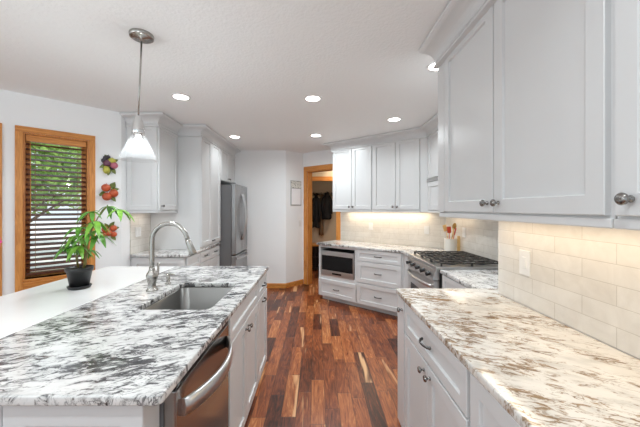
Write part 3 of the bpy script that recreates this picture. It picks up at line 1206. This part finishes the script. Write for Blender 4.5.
for x, y in ((-.9, .3), (.35, .3), (-.3, -1.2), (-2.6, .6), (-2.9, -.8)):  # added unseen lamps behind and beside the camera, without fixtures, to brighten the room
    area_light('ceiling_and_fill_lamp', (x, y, CEIL - .006), .13, .13, 6.0, (.89, .97, 1), spread=140, shape='DISK')
for x, y, pw in ((-1.09, 1.80, 9), (-1.07, .55, 9), (-2.9, .2, 20)):  # first is the pendant's bulb; other two are unseen, added to brighten the ceiling
    d = bpy.data.lights.new('pendant_and_fill_lamp', 'POINT')
    d.energy = pw
    d.color = (.90, .97, 1)
    d.shadow_soft_size = .035
    o = bpy.data.objects.new('pendant_and_fill_lamp', d)
    o.location = (x, y, 1.80)
    COL.objects.link(o)

# pendant
pd = thing('pendant_light', 'clear glass cone pendant on a nickel rod over the island', 'pendant light', (-1.07, 1.80, CEIL))
MB().lathe([(.066, 0), (.068, -.004), (.066, -.020), (.058, -.025), (.012, -.027), (.010, -.04), (.002, -.042)], n=28).build('canopy', M['nickel'], pd)
xo = -.02
MB().tube([(0, 0, -.03), (xo * .5, 0, -.27), (xo, 0, -.50)], .0052, n=10).build('rod', M['nickel'], pd)
MB().lathe([(.006, -.49), (.016, -.50), (.018, -.515), (.026, -.53), (.030, -.555), (.033, -.56), (.033, -.60), (.026, -.615), (.012, -.618)], c=(xo, 0, 0), n=22).build('socket', M['chrome'], pd)
prof = [(.030, -.572), (.034, -.60), (.044, -.625), (.105, -.765), (.107, -.767)]
inn = [(r - .003, h - .001) for r, h in reversed(prof)]
MB().lathe(prof + inn, c=(xo, 0, 0), n=40, cap0=False, cap1=False).build('glass_shade', M['shade'], pd)
MB().lathe([(.004, -.618), (.013, -.625), (.014, -.632), (.026, -.650), (.028, -.665), (.021, -.683), (.003, -.692)], c=(xo, 0, 0), n=18).build('bulb', emit_mat('bulb_glow', (1, .97, .92, 1), 9), pd)

# ---------------------------------------------------------------- small wall things
def plate(name, label, cat, p, a, w, h, rocker, n=1, group='switch and outlet plates'):
    o = thing(name, label, cat, p, a, group)
    MB().box(-w / 2, w / 2, -.006, 0, -h / 2, h / 2, .002).build('cover_plate', M['plastic_white'], o)
    for k in range(n):
        cx = (k - (n - 1) / 2) * .046
        if rocker:
            MB().box(cx - .016, cx + .016, -.0095, -.005, -.033, .033, .0015).build('rocker', M['plastic_white'], o)
        else:
            for s in (-.02, .02):
                mb = MB().lathe([(.016, -.0085), (.0165, -.006)], c=(cx, 0, s), axis='y', n=16)
                mb.build('socket', M['plastic_white'], o)
    return o

plate('outlet', 'white outlet plate on the cream tile of the near right wall', 'outlet', (XR - .009, 1.68, 1.15), R(-90), .085, .140, True)
p = B + dB * 1.30 - nB * .009
def on_wall_B(px):
    k = (px - 317) / 295
    s = (k * B.y - B.x) / (dB.x - k * dB.y)
    return B + dB * s - nB * .009
p = on_wall_B(371)
plate('outlet', 'white outlet plate under the two-door cabinet by the doorway', 'outlet', (p.x, p.y, 1.17), aB, .072, .115, False)
p = on_wall_B(427)
plate('outlet', 'white outlet plate on the tile left of the utensil crock', 'outlet', (p.x, p.y, 1.15), aB, .072, .115, False)
plate('outlet', 'white outlet plate on the tile behind the range, right of the crock', 'outlet', (XRR - .009, 3.55, 1.17), R(-90), .072, .115, False)
plate('light_switch', 'white double switch plate on the tile behind the faucet', 'switch', (-2.161, 3.56, 1.175), R(90), .116, .115, True, 2)
dA = (B - A).normalized()
aA = math.atan2(dA.y, dA.x)
p = A + dA * .36
plate('light_switch', 'small white switch on the narrow wall beside the doorway', 'switch', (p.x, p.y, 1.17), aA, .07, .115, True)

cal = thing('wall_calendar', 'white framed wall calendar with a patterned top strip beside the doorway', 'calendar', tuple((A + dA * .245)) + (1.745,), aA)
MB().box(-.135, .135, -.012, 0, -.235, .235, .003).build('backing_board', simple('grey_board', (.42, .42, .42, 1), .5), cal)
m, t, b = new_mat('patterned_strip')
tc = t.nodes.new('ShaderNodeTexCoord').outputs['Object']
vo = t.nodes.new('ShaderNodeTexVoronoi')
vo.inputs['Scale'].default_value = 45
t.links.new(tc, vo.inputs['Vector'])
t.links.new(ramp(t, vo.outputs['Distance'], [(.25, srgb(120, 122, 118)), (.45, srgb(226, 226, 220))]), b.inputs['Base Color'])
MB().box(-.125, .125, -.016, -.012, .10, .225).build('patterned_header', m, cal)
MB().box(-.115, .115, -.015, -.012, -.215, .085).build('page', simple('paper', (.93, .94, .97, 1), .7), cal)

# fruit plaques
def leaf_mesh(mb, base, d, up, L, w, bend=.2, mat=0, seg=6):
    base = Vector(base); d = Vector(d).normalized(); up = Vector(up).normalized()
    s = d.cross(up).normalized()
    up = s.cross(d).normalized()
    rows = []
    for i in range(seg + 1):
        q = i / seg
        ww = w * math.sin(PI * min(1, q * .93 + .05)) ** .8 * (1.0 - .25 * q)
        c = base + d * (L * q) - Vector((0, 0, 1)) * (bend * L * q * q)
        rows.append([c - s * ww + up * ww * .25, c, c + s * ww + up * ww * .25])
    V = [[mb.bm.verts.new(p) for p in r] for r in rows]
    for i in range(seg):
        for j in range(2):
            f = mb.bm.faces.new((V[i][j], V[i][j + 1], V[i + 1][j + 1], V[i + 1][j]))
            f.smooth = True
            f.material_index = mat
    th = [[mb.bm.verts.new(Vector(p) - up * .0012) for p in r] for r in rows]
    for i in range(seg):
        for j in range(2):
            f = mb.bm.faces.new((th[i][j], th[i + 1][j], th[i + 1][j + 1], th[i][j + 1]))
            f.smooth = True
            f.material_index = mat
    return mb

FR = {'plum': simple('plum', srgb(104, 62, 82), .3, noise=.35, nscale=25), 'pink': simple('pink_fruit', srgb(170, 96, 110), .35, noise=.3, nscale=20),
      'pear': simple('pear', srgb(176, 172, 70), .4, noise=.25, nscale=20), 'dark': simple('dark_grape', srgb(48, 44, 52), .3),
      'apple': simple('apple', srgb(186, 84, 48), .35, noise=.3, nscale=25), 'leafd': simple('plaque_leaf', srgb(104, 116, 50), .5, noise=.3, nscale=30)}
def bay_at(px, z, off=0.004):
    k = (px - 317) / 295
    s = (k * K.y - K.x) / (dK.x - k * dK.y)
    q = K + dK * s - nK * off
    return (q.x, q.y, z)

def plaque(label, px, z, fruits, leaves):
    o = thing('fruit_plaque', label, 'wall ornament', bay_at(px, z), aK, 'fruit plaques on the bay wall')
    for nm, mt, x, zz, r, sq in fruits:
        mb = MB().ball((0, 0, 0), r, 16, sq)
        mb.tube([(0, 0, r * .8 * sq[2]), (.004, -.002, r * 1.25 * sq[2])], .0022, n=6)
        f = mb.build(nm, FR[mt], o)
        f.location = (x * .8, -r * .75, zz * .86)
    for x, zz, ang_, L in leaves:
        mb = MB()
        leaf_mesh(mb, (0, 0, 0), (math.cos(ang_), -.25, math.sin(ang_)), (0, -1, 0), L, L * .27, 0)
        f = mb.build('leaf', FR['leafd'], o)
        f.location = (x * .8, -.012, zz * .86)
    return o

plaque('ornament of plums and pears hanging highest beside the window', 108.5, 1.925,
       [('grape', 'dark', -.035, .085, .026, (1, .7, 1)), ('grape', 'dark', -.055, .05, .026, (1, .7, 1)), ('grape', 'dark', -.01, .095, .024, (1, .7, 1)), ('plum', 'plum', -.02, .02, .036, (1, .7, 1)), ('pear', 'pear', .03, .055, .034, (1.1, .7, .9)),
        ('plum', 'pink', .055, -.0, .038, (1, .7, .95)), ('pear', 'pear', -.03, -.062, .035, (.9, .7, 1.25)), ('grape', 'dark', .035, -.03, .024, (1, .7, 1))],
       [(.0, .06, 2.2, .07), (.02, -.02, 5.2, .09), (-.02, 0, 3.6, .08), (.0, -.02, 4.6, .10), (.03, .04, .5, .07)])
plaque('ornament of orange-red apples hanging second, between plums and plant', 108.5, 1.64,
       [('apple', 'apple', -.035, .045, .043, (1, .7, .95)), ('apple', 'apple', .05, -.02, .044, (1, .7, .95)), ('apple', 'apple', -.025, -.065, .044, (1, .7, .95))],
       [(.0, .04, .9, .09), (.02, .02, .2, .08), (-.03, -.02, 3.4, .07), (0, .03, 2.2, .07), (.02, -.05, 5.3, .08), (-.05, .0, 4.0, .07), (.05, .04, 1.3, .06)])
plaque('ornament of small orange fruit half hidden behind the plant leaves', 108.5, 1.22,
       [('apple', 'apple', -.045, .02, .032, (1, .7, .95)), ('apple', 'apple', .05, .03, .034, (1, .7, .95)), ('apple', 'apple', .0, -.03, .034, (1, .7, .95)), ('apple', 'apple', -.055, -.045, .03, (1, .7, .95)), ('apple', 'apple', .055, -.05, .03, (1, .7, .95))],
       [(.0, .04, .9, .08), (.02, .02, .2, .08), (-.03, -.02, 3.4, .07), (0, .03, 2.2, .07), (.02, -.05, 5.3, .08)])

# blinds
def blind(label, w, right_gap):
    ww = w[1] - w[0]
    left = K + dK * w[1]
    o = thing('window_blind', label, 'window blind', (left.x, left.y, 0), aK, 'wooden blinds in the bay windows')
    MB().box(.018, ww - .018, .012, .072, WZ1 - .075, WZ1 - .016, .003).build('head_rail', M['oak_h'], o)
    top, bot, n = WZ1 - .10, WZ0 + .075, 26
    me = None
    for k in range(n):
        z = top - (top - bot) * k / (n - 1)
        if me is None:
            me = MB().box(.02, ww - .02, -.025, .025, -.0022, .0022, .001).mesh('slat')
            me.materials.append(M['blind'])
        s = link_mesh('slat', me, None, o)
        s.location = (0, .045, z)
        s.rotation_euler = (R(24), 0, 0)
    MB().box(.02, ww - .02, .022, .068, WZ0 + .03, WZ0 + .05, .003).build('bottom_rail', M['blind'], o)
    for x in (.085, ww - .085):
        mb = MB()
        mb.box(x - .001, x + .001, .018, .0195, WZ0 + .05, WZ1 - .075).box(x - .001, x + .001, .0705, .072, WZ0 + .05, WZ1 - .075)
        mb.build('ladder_cord', simple('cord', srgb(150, 110, 70), .7), o)
    MB().tube([(.05, .0, WZ1 - .09), (.052, -.002, 1.35)], .003, n=6).build('tilt_wand', M['oak_v'], o)
    return o

blind('dark wooden slat blind filling the oak window beside the fruit ornaments', W1, 0)
blind('dark wooden slat blind in the window cut off by the left edge of the photo', W2, 0)

# potted plant
ZQ = ZS
pt = thing('potted_plant', 'leafy green plant in a black pot on the white counter', 'potted plant', (-1.65, 2.05, ZQ))
MB().lathe([(.056, .0), (.064, .004), (.070, .02), (.067, .022), (.058, .010), (.002, .008)], n=28, cap1=True).build('saucer', M['pot'], pt)
MB().lathe([(.048, .012), (.054, .013), (.073, .120), (.079, .122), (.081, .148), (.076, .148), (.071, .121), (.002, .120)], n=28).build('pot', M['pot'], pt)
MB().lathe([(.0705, .1195), (.070, .138), (.04, .144), (.002, .146)], n=20).build('soil', M['soil'], pt)
rnd = random.Random(11)
def P3(px, py, y=0):
    return Vector(((px - 81) * .00705, y, (288.5 - py) * .00705))
stem_paths = [[P3(85, 268, 0), P3(86, 256, .01), P3(89, 243, .0), P3(95, 228, -.01), P3(103, 214, -.01), P3(109, 208, -.01)],
              [P3(81, 268, -.01), P3(80, 257, -.02), P3(82, 246, -.02), P3(86, 234, -.01), P3(90, 226, .0)],
              [P3(78, 268, .01), P3(77, 260, .015), P3(77, 252, .02), P3(76, 246, .02)],
              [P3(88, 268, -.02), P3(91, 258, -.03), P3(96, 248, -.04), P3(101, 238, -.04)]]
for sp in stem_paths:
    n = len(sp)
    MB().tube(sp, [.0065 - .004 * i / (n - 1) for i in range(n)], n=8).build('stem', M['stem'], pt)
spec = [((109, 208, -.01), (120, 211, .0), 5, .085), ((109, 208, -.01), (104, 208, .05), 5, .07), ((103, 214, -.01), (100, 213, -.06), 5, .075),
        ((95, 228, -.01), (102, 222, -.05), 5, .085), ((95, 228, -.01), (93, 224, .05), 5, .08), ((90, 226, 0), (87, 228, -.05), 5, .085), ((90, 226, 0), (94, 232, .03), 5, .08),
        ((101, 238, -.04), (104, 236, -.05), 5, .085), ((101, 238, -.04), (98, 234, -.09), 5, .075), ((86, 234, -.01), (81, 236, -.03), 5, .08),
        ((76, 246, .02), (73, 243, .0), 5, .075), ((82, 246, -.02), (79, 247, -.07), 5, .075), ((89, 243, 0), (88, 246, -.06), 5, .08), ((77, 252, .02), (84, 252, .05), 4, .07)]
for j, (b, tpx, nlf, L0) in enumerate(spec):
    b0, tip = P3(*b), P3(*tpx)
    mb = MB()
    mb.tube([b0, b0.lerp(tip, .5) + Vector((0, 0, .012)), tip], .002, n=6)
    a0 = math.atan2(tip.y - b0.y, tip.x - b0.x)
    for i in range(nlf):
        aa = a0 + (i - (nlf - 1) / 2) * 1.0 + rnd.uniform(-.15, .15)
        L = 1.22 * L0 * (1 - .1 * abs(i - (nlf - 1) / 2)) * rnd.uniform(.9, 1.15)
        d = Vector((math.cos(aa), math.sin(aa), rnd.uniform(-.35, .1)))
        leaf_mesh(mb, tip, d, (0, 0, 1), L, L * .19, .75, seg=6)
    mb.build('leaf', M['leaf'] if j % 3 else M['leaf_pale'], pt)

# pink flower at the left edge
fl = thing('flower_vase', 'pink flower just entering the left edge beside the window casing', 'flower', (-1.935, 1.62, ZQ))
MB().lathe([(.03, 0), (.035, .003), (.042, .05), (.028, .10), (.022, .12), (.026, .128), (.020, .126), (.018, .11), (.002, .1)], n=20).build('vase', M['plastic_white'], fl)
MB().tube([(0, 0, .06), (.01, .02, .2), (.05, .06, .34), (.085, .09, .362)], .003, n=6).build('stem', M['stem'], fl)
mb = MB()
for i in range(7):
    a = i * 2 * PI / 7
    leaf_mesh(mb, (.085, .09, .365), (math.cos(a) * .9, -.2, math.sin(a) * .9), (0, -1, 0), .034, .013, .1)
mb.ball((.085, .088, .365), .007, 8)
mb.build('blossom', simple('pink_petal', srgb(226, 70, 140), .5), fl)

# utensil crock
cr = thing('utensil_crock', 'white ceramic crock of cooking spoons in the corner by the range', 'utensil crock', (1.655, 3.66, ZS))
MB().lathe([(.060, 0), (.066, .004), (.070, .05), (.070, .178), (.068, .183), (.063, .181), (.063, .012), (.002, .010)], n=28).build('crock', simple('crock_glaze', (.70, .66, .60, 1), .3), cr)
wl, wr, wy = simple('pale_spoon_wood', srgb(216, 178, 118), .5, noise=.15), simple('red_silicone', srgb(186, 66, 40), .45), simple('olive_wood', srgb(156, 122, 60), .5, noise=.2)
def utensil(name, label, mat, lean, L, kind, base=(0, 0)):
    o = thing(name, label, 'utensil', (1.655 + base[0], 3.66 + base[1], ZS + .0125), 0, 'utensils in the crock')
    d = Vector((lean[0], lean[1], 1)).normalized()
    MB().tube([d * 0, d * (L - .06)], .0045, n=8).build('handle', mat, o)
    mb = MB()
    if kind == 'spoon':
        mb.ball((0, 0, 0), .03, 14, (.85, .3, 1.35))
    elif kind == 'spatula':
        mb.box(-.024, .024, -.004, .004, -.035, .045, .003)
    else:
        mb.lathe([(.004, -.05), (.008, -.02), (.0085, .04), (.003, .05)], n=10)
    h = mb.build('head', mat, o)
    h.location = d * (L - .03)
    h.rotation_euler = (0, math.atan2(lean[0], 1), 0)
    return o
utensil('wooden_spatula', 'pale wooden spatula leaning left in the crock', wl, (-.26, .05), .33, 'spatula', (.026, .022))
utensil('red_spatula', 'red spatula standing upright in the crock', wr, (-.03, .02), .30, 'spatula', (.0, .012))
utensil('wooden_spoon', 'olive wooden spoon with the highest round head in the crock', wy, (.24, .05), .36, 'spoon', (-.026, -.012))
utensil('red_spoon', 'red-handled spoon leaning right in the crock', wr, (.20, -.05), .29, 'rod', (-.008, -.018))
utensil('wooden_stick', 'thin pale wooden stick leaning behind the red spatula', wl, (.06, -.05), .28, 'rod', (-.0, -.03))
o = MB().box(-.018, .018, -.007, .007, 0, .215, .005).build('cutting_board', wl)
o.location = (1.738, 3.62, ZS + .001)
o.rotation_euler = (0, 0, R(-60))
tag(o, 'thin pale wooden board standing upright just right of the crock', 'cutting board')

# ---------------------------------------------------------------- coats in the mud room
o = thing('hook_rail', 'rail with coat hooks on the back wall beyond the doorway', 'hook rail', (.12, YC, 1.80))
MB().box(-.5, .75, -.018, 0, -.04, .04, .003).build('rail', simple('taupe_rail', srgb(150, 138, 120), .6), o)
for x in (-.20, -.02, .235, .42):
    MB().tube([(x, -.018, .0), (x, -.06, -.005), (x, -.075, .02), (x, -.07, .05)], .007, n=8).build('hook', M['black'], o)
def coat(name, label, x, z, H, W, mat, seed, y=YC - .14, sleeves=True):
    rn = random.Random(seed)
    o = thing(name, label, 'coat', (x, y, z), 0, 'coats on the hook rail')
    rings = []
    N = 28
    for i in range(13):
        q = i / 12
        w = W * (.12 + .88 * min(1, (q / .22)) ** .6) * (1 + .12 * q)
        d = .02 + .035 * min(1, q / .2)
        ring = []
        for k in range(N):
            a = 2 * PI * k / N
            fold = 1 + .13 * math.sin(5 * a + seed + 2 * q) * q
            ring.append((w / 2 * math.cos(a) * fold, d * math.sin(a) * fold, -H * q + .02 * math.sin(3 * a + seed) * q))
        rings.append(ring)
    MB().quadstrip(rings).build('body', mat, o)
    for s in (-1, 1) if sleeves else ():
        pts = [(s * W * .34, -.02, -.10), (s * W * .50, -.05, -.2), (s * W * .54, -.06, -H * .5), (s * W * .50, -.06, -H * .82)]
        MB().tube(pts, [.032, .036, .034, .03], n=12).build('sleeve', mat, o)
    MB().tube([(-.05, -.03, -.01), (0, -.06, -.035), (.05, -.03, -.01), (0, .02, .02)], [.02, .025, .02, .015], n=8).build('collar', mat, o)
    return o
bk = simple('black_cloth', (.006, .006, .008, 1), .8)
coat('coat', 'black jacket on the left, hanging lower beyond the doorway', -.02, 1.80, .80, .15, bk, 1, YC - .185)
coat('coat', 'wide black coat hanging on the right beyond the doorway', .235, 1.83, .62, .20, bk, 2, YC - .185)
coat('coat', 'brown garment hanging longest between the black coats', .105, 1.78, .96, .10, simple('brown_cloth', srgb(112, 88, 66), .85), 3, YC - .092, False)
o = thing('bench', 'low wooden bench with dark open shelf below the coats', 'bench', (.15, YC - .02, 0))
MB().box(-.7, .8, -.42, 0, .58, .62, .004).build('seat', M['oak_h'], o)
mb = MB()
for x in (-.7, -.2, .3, .78):
    mb.box(x, x + .02, -.40, 0, 0, .58)
mb.box(-.7, .8, -.02, 0, 0, .58).box(-.7, .8, -.40, -.02, .05, .07).box(-.7, .8, -.40, -.02, .32, .335)
mb.build('frame', simple('dark_bench', srgb(58, 36, 28), .6), o)

# ---------------------------------------------------------------- outdoors
structure(MB().prism([(-40, -12), (-5.0, -12), (-5.0, .85), (-2.6, 3.4), (-2.6, 40), (-40, 40)], -.5, -.35).build('ground_outside', simple('pale_patio', (.75, .75, .74, 1), .9, noise=.15, nscale=1.5)))
lf = simple('tree_leaves', srgb(142, 176, 88), .6, noise=.45, nscale=3)
lf2 = simple('tree_leaves_light', srgb(176, 200, 120), .6, noise=.35, nscale=3)
bk_ = simple('bark', srgb(92, 76, 60), .85, noise=.3)
def tree(label, x, y, h, rw, seed, mat, nleaf=2600, low=.25):
    rn = random.Random(seed)
    o = thing('tree', label, 'tree', (x, y, -.35), 0, 'trees outside the windows')
    mb = MB()
    mb.tube([(0, 0, 0), (.03, .02, h * .3), (-.04, .0, h * .6), (0, .03, h * .9)], [.12, .10, .07, .02], n=8)
    for k in range(6):
        a = k * 1.1
        z = h * (.3 + .08 * k)
        mb.tube([(0, 0, z), (math.cos(a) * rw * .4, math.sin(a) * rw * .4, z + .4), (math.cos(a) * rw * .75, math.sin(a) * rw * .75, z + .7)], [.04, .03, .01], n=6)
    mb.build('trunk', bk_, o)
    mb = MB()
    for k in range(nleaf):
        while True:
            v = Vector((rn.uniform(-1, 1), rn.uniform(-1, 1), rn.uniform(-1, 1)))
            if .25 < v.length < 1:
                break
        c = Vector((v.x * rw, v.y * rw, h * (low + (1 - low) * (v.z * .5 + .5))))
        a, b2 = rn.uniform(0, 6.28), rn.uniform(-1, 1)
        d = Vector((math.cos(a), math.sin(a), b2)).normalized() * rn.uniform(.08, .15)
        s = d.cross(Vector((rn.uniform(-1, 1), rn.uniform(-1, 1), 1))).normalized() * d.length * .45
        vs = [mb.bm.verts.new(c + q) for q in (-d, s, d, -s)]
        mb.bm.faces.new(vs)
    mb.build('foliage', mat, o)
    return o
tree('leafy green tree filling the left half of the window view', -7.35, 7.3, 4.4, 1.5, 3, lf, 2600, .36)
tree('lighter green tree showing right in the window view', -9.0, 11.4, 5.4, 1.9, 5, lf2, 2800, .32)
tree('tall green tree farthest off behind the blind slats', -14.5, 14.0, 6.8, 2.6, 8, lf, 3000, .25)
